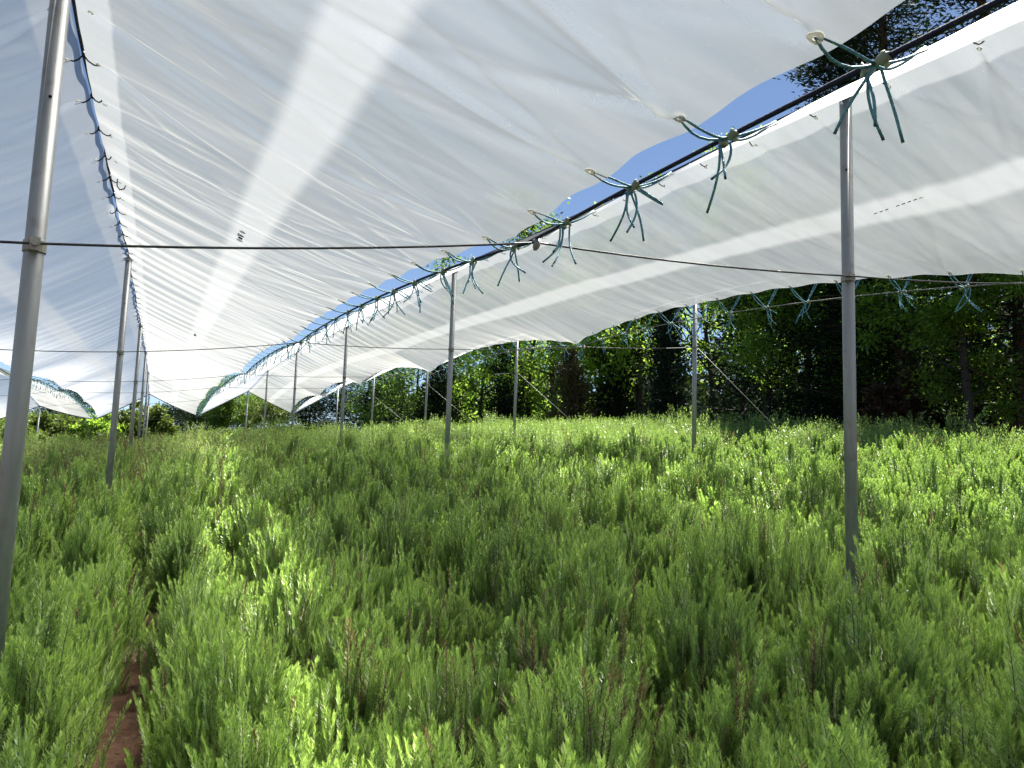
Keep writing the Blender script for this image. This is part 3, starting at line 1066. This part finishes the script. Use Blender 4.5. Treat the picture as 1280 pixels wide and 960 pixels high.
def grow_bed(name, label, inside):
    S = .37
    rows = []
    uu = np.arange(-10, 12.2, S); vv = np.arange(-1.0, 34.4, S)
    UU, VV = np.meshgrid(uu, vv)
    UU = UU + rng.uniform(-.13, .13, UU.shape); VV = VV + rng.uniform(-.13, .13, VV.shape)
    UU, VV = UU.ravel(), VV.ravel()
    side_ = 1 if inside(np.array([3.]), np.array([6.]))[0] else -1
    ev = np.arange(1.0, 30, .27)
    eu = path_u(ev) + side_ * (.31 + .05 * np.sin(ev * 5.1 + side_) + rng.uniform(-.03, .03, len(ev)) + np.interp(ev, [3, 5, 8, 12], [-.01, -.03, -.04, -.06]))
    keep_ = np.abs(UU - path_u(VV)) > .45
    UU = np.concatenate([UU[keep_], eu]); VV = np.concatenate([VV[keep_], ev])
    ok = inside(UU, VV) & in_view(UU, VV) & (UU * UU + VV * VV > .55 ** 2)
    patch = noise1(77)
    P_, R2, S2, K2, I2 = [], [], [], [], []
    for u, v in zip(UU[ok], VV[ok]):
        d = math.hypot(u, v)
        if rng.random() < (.04 if d < 4.5 else .10): continue
        hb = float(crop_h(u, v)) * (1.03 + rng.normal() * .16 + .15 * math.sin(u * 6.3 + 1.7 * math.sin(v * 2.3)) * math.sin(v * 5.6 + 1.3 * math.sin(u * 2.9)) + .06 * math.sin(u * 2.1 + v) * math.sin(v * 1.7))
        Rb = .25 * (1 + rng.normal() * .18) * (.8 if abs(u - path_u(v)) < .5 else 1)
        bv = np.clip(.45 + .30 * math.sin(u * .9 + 1.3 * math.sin(v * .5)) * math.sin(v * .7 + u * .3) + rng.normal() * .20, 0, 1)
        dry = max(0., 1 - ((v - 2.9) / 1.4) ** 2) * max(0., 1 - ((u - 1.25) / .8) ** 2)
        brown_zone = max(0., 1 - ((v - 16) / 7) ** 2) * max(0., 1 - ((u + .3) / 2.8) ** 2)
        if d < 5.6:
            n = int(185 + rng.integers(-30, 30)); lod = 0
        elif d < 12.5:
            n = int(92 + rng.integers(-14, 14)); lod = 1
        else:
            n = 3; lod = 2
        zg = float(ground_z(u, v))
        nsp = max(1, n // 6)
        sprigs = []
        for _ in range(nsp):
            low = rng.random() < .34
            x = math.sqrt(rng.random()) * 1.05 if not low else rng.uniform(.75, 1.1)
            sprigs.append((rng.uniform(0, 2 * math.pi), x, low, rng.normal() * .035, rng.random() < .10, rng.normal() * .30))
        for i in range(n):
            if lod < 2:
                sa, x, low, dh, tall, dv_ = sprigs[int(rng.integers(0, nsp))]
                cu, cv = Rb * x * math.cos(sa), Rb * x * math.sin(sa)
                ro = .055 * math.sqrt(rng.random()); ao = rng.uniform(0, 2 * math.pi)
                cu += ro * math.cos(ao); cv += ro * math.sin(ao)
                rr_ = math.hypot(cu, cv); a = math.atan2(cv, cu); x = rr_ / Rb
                drop = rng.random() ** 2 * .07
                if low:
                    ztip = hb * rng.uniform(.35, .85); tilt = rng.uniform(.10, .42)
                else:
                    ztip = hb * (1.03 - .50 * min(1.3, x) ** 2.6) + dh - drop + (rng.uniform(.06, .15) if tall else 0)
                    tilt = abs(rng.normal() * .09) + .20 * x * rng.uniform(.2, 1.2)
                    if tall: tilt *= .35
                sc_ = rng.uniform(.8, 1.25) * (1.15 if tall else 1)
                ln = .185 * sc_
            else:
                tall = False; dv_ = 0
                a = rng.uniform(0, 2 * math.pi); rr_ = Rb * .7 * math.sqrt(rng.random()); tilt = rng.uniform(0, .25)
                sc_ = rng.uniform(.8, 1.25); ztip = hb * rng.uniform(.80, 1.14); ln = .34 * sc_
            px, py = u + rr_ * math.cos(a), v + rr_ * math.sin(a)
            bx = px - math.sin(tilt) * math.cos(a) * ln * .7; by = py - math.sin(tilt) * math.sin(a) * ln * .7
            P_.append((bx, by, zg + ztip - math.cos(tilt) * ln))
            R2.append((0, tilt, a)); S2.append((sc_ * rng.uniform(.85, 1.1),) * 2 + (sc_,))
            br = rng.random()
            iv = float(np.clip(bv + dv_ + rng.normal() * .12, 0, 1))
            if lod == 0:
                K2.append(int(rng.integers(9, 11)) if br < (.008 + .04 * dry if not tall else .07 + .5 * dry) else int(rng.integers(0, 9)))
            elif lod == 1:
                K2.append(int(rng.integers(17, 19)) if br < .010 + .20 * brown_zone + (.05 if tall else 0) else int(rng.integers(11, 17)))
            else:
                K2.append(int(rng.integers(25, 28)) if br < .05 + .75 * brown_zone else int(rng.integers(19, 25)))
            I2.append(iv)
    P_ = np.array(P_, np.float32); n = len(P_); npv = len(pV)
    allv = np.concatenate([pV, P_])
    me = bpy.data.meshes.new(name)
    me.vertices.add(len(allv)); me.vertices.foreach_set('co', allv.ravel())
    nf = len(pF)
    me.loops.add(nf * 4); me.loops.foreach_set('vertex_index', pF.ravel())
    me.polygons.add(nf)
    me.polygons.foreach_set('loop_start', np.arange(0, nf * 4, 4, dtype=np.int32))
    me.polygons.foreach_set('loop_total', np.full(nf, 4, np.int32))
    for mm in (MAT['rosemary'], MAT['rosemary_stem'], MAT['rosemary_brown']):
        me.materials.append(mm)
    me.polygons.foreach_set('material_index', np.array(pM, np.int32))
    me.update(calc_edges=True)

    def add(nm, ty, data, key='value'):
        a = me.attributes.new(nm, ty, 'POINT'); a.data.foreach_set(key, data)
    add('proto', 'INT', np.concatenate([np.array(pG, np.int32), np.zeros(n, np.int32)]))
    add('isp', 'BOOLEAN', np.concatenate([np.zeros(npv, bool), np.ones(n, bool)]))
    add('pick', 'INT', np.concatenate([np.zeros(npv, np.int32), np.array(K2, np.int32)]))
    add('tipf', 'FLOAT', np.concatenate([np.array(pT, np.float32), np.zeros(n, np.float32)]))
    add('ivar', 'FLOAT', np.concatenate([np.zeros(npv, np.float32), np.array(I2, np.float32)]))
    add('rot', 'FLOAT_VECTOR', np.concatenate([np.zeros((npv, 3), np.float32), np.array(R2, np.float32)]).ravel(), 'vector')
    add('scl', 'FLOAT_VECTOR', np.concatenate([np.ones((npv, 3), np.float32), np.array(S2, np.float32)]).ravel(), 'vector')
    ob = place(name, me)
    md = ob.modifiers.new('scatter', 'NODES'); md.node_group = CROP_NG
    tag(ob, label, 'herb crop', kind='stuff')
    print(name, n, 'shoots')
    return ob


grow_bed('rosemary_crop', 'dense upright rosemary filling the wide bed right of the soil path', lambda u, v: (u > path_u(v) + .02) & (u < 12) & (v < 33.8))
grow_bed('rosemary_crop', 'lower rosemary bed left of the soil path, at the feet of the left posts', lambda u, v: (u < path_u(v) - .02) & (u > -9.5) & (v < 33.8))

sp0 = Vector((.36, 4.1, float(ground_z(.36, 4.1))))
pts = [sp0 + Vector((x, 0, z)) for x, z in ((-.1, .12), (-.07, .25), (-.01, .36), (.07, .44), (.13, .47))]
tag(MB().tube(pts, [.006, .0055, .005, .004, .003], 6).build('dry_stalk', [MAT['stalk']], sp0), 'pale bent bare stalk arching over the path edge of the right bed', 'stalk')


# ------------------------------------------------------------------ trees
def leaf_quads(centers, size, seed, flat=0.0, aspect=.6, elong=None):
    rr = np.random.default_rng(seed)
    n = len(centers)
    a = rr.normal(size=(n, 3)); a[:, 2] *= (1 - flat)
    if elong is not None: a = elong + .45 * a
    a /= np.linalg.norm(a, axis=1, keepdims=True)
    b = rr.normal(size=(n, 3)); b -= a * (a * b).sum(1, keepdims=True)
    b /= np.linalg.norm(b, axis=1, keepdims=True)
    s = (size * rr.uniform(.6, 1.3, n))[:, None]
    a = a * s; b = b * s * aspect
    V = np.stack([centers - a * .5, centers + b * .5 - a * .05, centers + a * .5, centers - b * .5 - a * .05], 1).reshape(-1, 3)
    Fq = np.arange(n * 4).reshape(-1, 4)
    lv = np.repeat(np.clip(rr.normal(.5, .28, n), 0, 1), 4)
    return V, Fq, lv


def grow_tree(kind, h, rad, seed, dense=1.0, base=.3, fine=1.0):
    rs = random.Random(seed); rr = np.random.default_rng(seed)
    tr = MB()
    lean = Vector((rs.uniform(-.06, .06), rs.uniform(-.06, .06), 0)) * h
    kk = 9
    top = .96 if kind in ('conifer', 'cone') else .85

    def ax(t):
        return Vector((lean.x * t * t + .015 * h * math.sin(5 * t + seed), lean.y * t * t + .012 * h * math.cos(4 * t + seed), h * top * t - .2 * (t == 0)))
    r0 = max(.07, .013 * h)
    tr.tube([ax(i / (kk - 1)) for i in range(kk)], [r0 * (1.15 - 1.0 * i / (kk - 1)) for i in range(kk)], 9)
    cen = []; el = []
    if kind in ('broad', 'bare'):
        ends = []
        for i in range(16 if kind == 'broad' else 26):
            t = rs.uniform(base, .97)
            p = ax(t); a = rs.uniform(0, 6.28); ln = rad * rs.uniform(.5, 1.0) * (1.25 - .6 * t)
            d = Vector((math.cos(a), math.sin(a), rs.uniform(.15, .9)))
            pts = [p, p + d * ln * .5 + Vector((0, 0, .05 * ln)), p + d * ln + Vector((0, 0, .2 * ln))]
            tr.tube(pts, [r0 * .42 * (1.1 - t * .7), r0 * .25 * (1.1 - t * .7), .012], 6)
            ends += [pts[1], pts[2]]
            for j in range(2 if kind == 'broad' else 5):
                e = pts[1].lerp(pts[2], rs.random()) + Vector((rs.gauss(0, .25), rs.gauss(0, .25), rs.uniform(.1, .6))) * rad * .4
                tr.tube([pts[1], pts[1].lerp(e, .6) + Vector((0, 0, .05)), e], [.02, .014, .007], 5); ends.append(e)
        nc = int((105 if kind == 'broad' else 16) * dense)
        for i in range(nc):
            e = Vector(rs.choice(ends)) + Vector((rs.gauss(0, .22), rs.gauss(0, .22), rs.gauss(0, .25))) * rad * .8
            cr_ = rs.uniform(.25, .55) * rad * .42
            m = int(95 / fine)
            cen.append(np.array(e) + rr.normal(size=(m, 3)) * np.array([cr_, cr_, cr_ * .7]) * .62)
        cen = np.concatenate(cen)
        V, Fq, lv = leaf_quads(cen, .17 * fine ** .5, seed, .3, .62)
    else:
        step = .45 if kind == 'conifer' else .30
        z = base * h
        while z < h * .985:
            f = (h - z) / (h * (1 - base))
            bl = rad * (f ** (.75 if kind == 'conifer' else .85)) * rs.uniform(.75, 1.1) + .1
            nb = (4 + int(rs.random() * 3)) if kind == 'conifer' else 8
            a0 = rs.uniform(0, 6.28)
            for i in range(nb):
                if rs.random() < .16: continue
                a = a0 + 6.28 * i / nb + rs.uniform(-.55, .55); b2 = bl * rs.uniform(.6, 1.1)
                up_ = (.15 if kind == 'conifer' else .9) * rs.uniform(.4, 1.4) - (.3 * f * rs.uniform(-.3, 1.6) if kind == 'conifer' else 0)
                p = ax(min(1, z / (h * top))); d = Vector((math.cos(a), math.sin(a), up_)).normalized()
                tr.tube([p, p + d * b2 * .55, p + d * b2], [.035 * (f + .25), .02, .008], 5, cap=False)
                m = int(30 / fine * dense * (b2 / rad * 1.2 + .35))
                t = rr.uniform(.12, 1.04, m)[:, None]
                wv = .23 * b2 + .08
                c = np.array(p) + np.array(d) * b2 * t + rr.normal(size=(m, 3)) * wv * np.array([.7, .7, .5])
                cen.append(c); el.append(np.repeat(np.array(d)[None] + np.array([[0, 0, -.1]]), m, 0))
            z += step * rs.uniform(.5, 1.25)
        cen = np.concatenate(cen); el = np.concatenate(el)
        V, Fq, lv = leaf_quads(cen, (.34 if kind == 'conifer' else .26) * fine ** .6, seed, 0, .26, el)
    return tr, (V, Fq, lv)


def tree(name, label, kind, px, dist, top_y=None, h=None, rad=2.0, leaf='leaf_bright', bark='bark', seed=0, dense=1.0, base=.3, group=None, cat='tree'):
    """stands at a bearing and distance from the camera; the height is chosen so that the top reaches the elevation it has"""
    d = ray(px, 500)
    hd = Vector((d.x, d.y, 0)).normalized()
    p = hd * dist
    zg = float(ground_z(p.x, p.y)) - .05
    if h is None:
        dt = ray(px, top_y); e = dt.z / math.hypot(dt.x, dt.y)
        h = e * dist - zg
    p.z = zg
    trk, (V, Fq, lv) = grow_tree(kind, h, rad, seed, dense, base, fine=.35 if dist < 26 else (.6 if dist < 36 or dist > 60 else 1.0))
    root = empty(name, p)
    tag(root, label, cat, group)
    t_o = place('trunk', trk.mesh('trunk', [MAT[bark]]), p, root)
    place('crown', np_mesh('crown', V, Fq, [MAT[leaf]], attr=lv), p, root)
    return root


G1 = 'trees of the belt along the right side'
T = tree
# belt on the right, near to far
T('pine_tree', 'tall dark pine at the right edge of the photo, behind the nearest right cable', 'conifer', 1275, 21, h=16.5, rad=3.4, leaf='leaf_dark', bark='bark_red', seed=1, base=.10, dense=2.2, group=G1)
T('broadleaf_tree', 'leafy tree with bright backlit leaves right of the nearest middle row post', 'broad', 1205, 19.5, h=7.6, rad=1.9, leaf='leaf_bright', seed=2, base=.22, group=G1)
T('pine_tree', 'massive dark pine towering into the sky gap right of the nearest middle post', 'conifer', 1130, 22.5, h=17.5, rad=3.6, leaf='leaf_dark', bark='bark_red', seed=3, base=.07, dense=2.6, group=G1)
T('pine_tree', 'dark pine whose pointed top ends beside the blue sky of the gap', 'conifer', 1048, 24, h=15, rad=3.3, leaf='leaf_dark', bark='bark', seed=4, base=.07, dense=3.0, group=G1)
T('broadleaf_tree', 'leafy tree with a thin dark trunk just left of the nearest middle post', 'broad', 1012, 23.5, h=8.0, rad=2.5, leaf='leaf_bright', seed=5, base=.2, group=G1)
T('broadleaf_tree', 'slanting thin trunk tree with sunlit leaves beside the nearest guy wire', 'broad', 960, 25, h=8.6, rad=2.3, leaf='leaf_bright', seed=6, base=.25, dense=1.0, group=G1)
T('pine_tree', 'dark bushy pine right behind the nearest guy wire', 'conifer', 925, 26, h=6.2, rad=2.2, leaf='leaf_blue', seed=7, base=.04, dense=1.3, group=G1)
T('broadleaf_tree', 'sparse tree with blue sky showing through, behind the guyed post', 'bare', 890, 29, h=9, rad=2.2, leaf='leaf_mid', seed=8, base=.3, group=G1)
T('cypress_tree', 'dark narrow cypress left of the guyed right row post', 'cone', 835, 28, h=7.5, rad=1.3, leaf='leaf_blue', seed=9, base=.03, dense=1.3, group=G1)
T('bare_tree', 'twiggy half-bare tree whose tip shows in the sky gap', 'bare', 803, 30, top_y=200, rad=2.0, leaf='leaf_mid', seed=10, base=.45, dense=.5, group=G1)
T('cypress_tree', 'dark spreading cypress behind the right film edge near the pinched cable', 'cone', 775, 30, h=7.6, rad=1.7, leaf='leaf_dark', seed=11, base=.03, dense=1.3, group=G1)
T('broadleaf_tree', 'bright leafy tree between two dark cypresses, behind the pinched cable', 'broad', 748, 31, h=9.5, rad=2.6, leaf='leaf_bright', seed=12, base=.15, group=G1)
T('conical_conifer', 'brownish cone-shaped conifer standing alone at the front of the belt', 'cone', 716, 29, top_y=436, rad=1.25, leaf='leaf_brown', seed=13, base=.02, dense=1.5, group=G1)
T('broadleaf_tree', 'tall leafy tree whose green top fills the middle of the sky gap', 'broad', 690, 36, top_y=232, rad=3.4, leaf='leaf_mid', seed=14, base=.12, dense=1.2, group=G1)
T('broadleaf_tree', 'leafy tree just right of the second guyed post', 'broad', 660, 33, h=8.2, rad=2.6, leaf='leaf_bright', seed=15, base=.12, group=G1)
T('cypress_tree', 'small dark cypress directly behind the second guyed post', 'cone', 632, 32, h=5.5, rad=1.5, leaf='leaf_dark', seed=16, base=.03, dense=1.3, group=G1)
T('broadleaf_tree', 'leafy tree between the second guyed post and the second middle post', 'broad', 603, 40, h=8.6, rad=3.0, leaf='leaf_bright', seed=17, base=.12, group=G1)
T('broadleaf_tree', 'green treetop showing in the sky gap above the second middle post', 'broad', 566, 45, top_y=305, rad=2.6, leaf='leaf_mid', seed=18, base=.12, dense=1.1, group=G1)
T('cypress_tree', 'dark cypress left of the second middle post', 'cone', 545, 38, h=6.0, rad=1.8, leaf='leaf_dark', seed=19, base=.03, dense=1.3, group=G1)
T('broadleaf_tree', 'rounded leafy tree behind the third guyed post', 'broad', 520, 47, h=7.8, rad=3.2, leaf='leaf_mid', seed=20, base=.1, dense=1.2, group=G1)
T('pine_tree', 'dark pine between the third and fourth guyed posts', 'conifer', 487, 52, h=7.5, rad=2.8, leaf='leaf_dark', seed=21, base=.03, dense=2.2, group=G1)
T('broadleaf_tree', 'dark leafy tree right of the third middle row post', 'broad', 458, 58, h=7.2, rad=3.2, leaf='leaf_mid', seed=22, base=.05, dense=1.6, group=G1)
T('pine_tree', 'dark pine at the far end of the belt below the last right ridge', 'conifer', 425, 62, h=7.0, rad=3.2, leaf='leaf_dark', seed=23, base=.02, dense=3.4, group=G1)
T('pine_tree', 'dark low pine at the far corner where the belt meets the gable end', 'conifer', 388, 66, h=6.0, rad=2.8, leaf='leaf_dark', seed=24, base=.02, dense=3.4, group=G1)
# second rank
for i, (px, dist, h, leaf, lab) in enumerate((
        (1235, 30, 12, 'leaf_bright', 'backlit leafy tree in the second rank between the two tallest pines'),
        (1095, 32, 12, 'leaf_mid', 'leafy tree in the second rank directly behind the nearest middle post'),
        (985, 33, 9.0, 'leaf_bright', 'bright leafy tree in the second rank above the end of the guy wire'),
        (790, 36, 10, 'leaf_bright', 'bright leafy tree in the second rank behind the spreading cypress'),
        (630, 46, 8.6, 'leaf_mid', 'leafy tree in the second rank behind the small dark cypress'))):
    T('broadleaf_tree', lab, 'broad', px, dist, h=h, rad=2.8, leaf=leaf, seed=40 + i, base=.2, dense=.8, group='second rank of trees behind the belt')
T('russet_shrub', 'russet brown shrub low in the shade right of the nearest middle post', 'broad', 1112, 21, h=2.1, rad=.8, leaf='leaf_russet', seed=50, base=.3, dense=.35, cat='shrub')
# beyond the far gable
G2 = 'trees beyond the far gable'
T('oak_tree', 'round sunlit tree framed by the middle gable end', 'broad', 300, 80, top_y=492, rad=2.7, leaf='leaf_mid', seed=60, base=.12, dense=2.6, group=G2)
T('oak_tree', 'smaller round tree at the left side of the middle gable end', 'broad', 266, 84, top_y=503, rad=2.6, leaf='leaf_mid', seed=61, base=.1, dense=2.6, group=G2)
T('pine_tree', 'dark pine framed by the left gable end', 'conifer', 212, 74, top_y=498, rad=3.4, leaf='leaf_dark', seed=62, base=.08, dense=2.6, group=G2)
T('pine_tree', 'second dark pine beside the left gable, partly behind the valley tip', 'conifer', 236, 78, top_y=505, rad=3.0, leaf='leaf_dark', seed=63, base=.08, dense=2.6, group=G2)
T('oak_tree', 'small pale green tree left of the far right gable tip', 'broad', 345, 72, top_y=506, rad=2.2, leaf='scrub', seed=64, base=.1, dense=1.1, group=G2)
T('pine_tree', 'distant dark pine seen through the far left sky gap', 'conifer', 78, 80, top_y=468, rad=4.0, leaf='leaf_blue', seed=65, base=.06, dense=2.6, group=G2)
T('pine_tree', 'distant dark pine on the right in the far left sky gap', 'conifer', 100, 84, top_y=486, rad=4.0, leaf='leaf_blue', seed=66, base=.06, dense=2.6, group=G2)
G3 = 'shrubs on the hillside beyond the covers'
for i, (px, dist, ty, rad, lab) in enumerate((
        (72, 41, 536, 1.2, 'rounded green shrub left of the second left post on the hillside'),
        (35, 40, 540, 1.2, 'green shrub close beside the nearest left post on the hillside'),
        (128, 40, 526, 1.0, 'dark green upright shrub touching the second left post'),
        (152, 43, 526, 1.1, 'green shrub just right of the second left post on the hillside'),
        (176, 42, 524, 1.2, 'green shrub among the converging left row posts'),
        (200, 42, 524, 1.0, 'bright shrub right of the converging left row posts'))):
    T('hillside_shrub', lab, 'broad', px, dist, top_y=ty, rad=rad, leaf='scrub' if i != 2 else 'leaf_bright', seed=70 + i, base=.08, dense=.8, group=G3, cat='shrub')


def leafy_mass(name, label, cat, leaf, U, V, hfun, n, size, seed):
    rr = np.random.default_rng(seed)
    u = rr.uniform(*U, n); v = rr.uniform(*V, n)
    h = hfun(u, v)
    z = ground_z(u, v) + h * rr.uniform(0, 1, n) ** .6
    keep = h > .05
    Vv, Fq, lv = leaf_quads(np.stack([u, v, z], -1)[keep], size, seed, .1, .55)
    o = place(name, np_mesh(name, Vv, Fq, [MAT[leaf]], attr=lv))
    tag(o, label, cat, kind='stuff')


def h_under(u, v):
    return 2.2 + .9 * np.sin(u * .9 + v * .45) * np.sin(v * .8 + 1) + .8 * np.sin(v * 1.7 + u * 2)


leafy_mass('undergrowth', 'dark tangled undergrowth filling the foot of the tree belt', 'undergrowth', 'under', (18, 25), (-6, 78), h_under, 150000, .22, 5)
leafy_mass('distant_wood', 'shaded far side of the wood closing the view behind the belt', 'wood', 'leaf_dark', (27, 36), (-12, 95),
           lambda u, v: 5.0 + 2.0 * np.sin(v * .5) * np.sin(u * .6 + v * .21) + 1.2 * np.sin(v * 1.3), 42000, .5, 6)
leafy_mass('hillside_scrub', 'sunlit yellow green scrub covering the hillside beyond the covers', 'scrub', 'scrub', (-45, 14), (35.5, 76),
           lambda u, v: .55 + .35 * np.sin(u * 1.1 + v * .3) * np.sin(v * .9) + .5 * np.clip((-4 - u) / 8, 0, 1), 130000, .22, 8)

# ------------------------------------------------------------------ light
SUN_AZ = math.atan2(.90, .43)      # from +y toward +x
SUN_EL = R_(62)
S = Vector((math.sin(SUN_AZ) * math.cos(SUN_EL), math.cos(SUN_AZ) * math.cos(SUN_EL), math.sin(SUN_EL)))
sl = bpy.data.lights.new('sun', 'SUN')
sl.energy = 5.0
sl.angle = R_(.53)
sl.color = (1, .95, .87)
so = bpy.data.objects.new('sun', sl)
COL.objects.link(so)
so.rotation_euler = S.to_track_quat('Z', 'Y').to_euler()
w = bpy.data.worlds.new('World')
scene.world = w
w.use_nodes = True
nt = w.node_tree
for n in list(nt.nodes):
    nt.nodes.remove(n)
sky = nt.nodes.new('ShaderNodeTexSky')
sky.sky_type = 'NISHITA'
sky.sun_disc = False
sky.sun_elevation = SUN_EL
sky.sun_rotation = SUN_AZ
sky.altitude = 1200
sky.air_density = .75
sky.dust_density = .15
sky.ozone_density = .7
bg = nt.nodes.new('ShaderNodeBackground')
bg.inputs['Strength'].default_value = .05
wo = nt.nodes.new('ShaderNodeOutputWorld')
nt.links.new(sky.outputs[0], bg.inputs[0])
nt.links.new(bg.outputs[0], wo.inputs[0])

scene.render.engine = 'CYCLES'
scene.view_settings.view_transform = 'Standard'
scene.view_settings.look = 'None'
scene.view_settings.exposure = 1.68
scene.view_settings.gamma = 1
scene.cycles.max_bounces = 8
scene.cycles.diffuse_bounces = 4
scene.cycles.glossy_bounces = 2
scene.cycles.transmission_bounces = 4
scene.cycles.transparent_max_bounces = 12
scene.cycles.use_denoising = True
scene.cycles.sample_clamp_indirect = 10
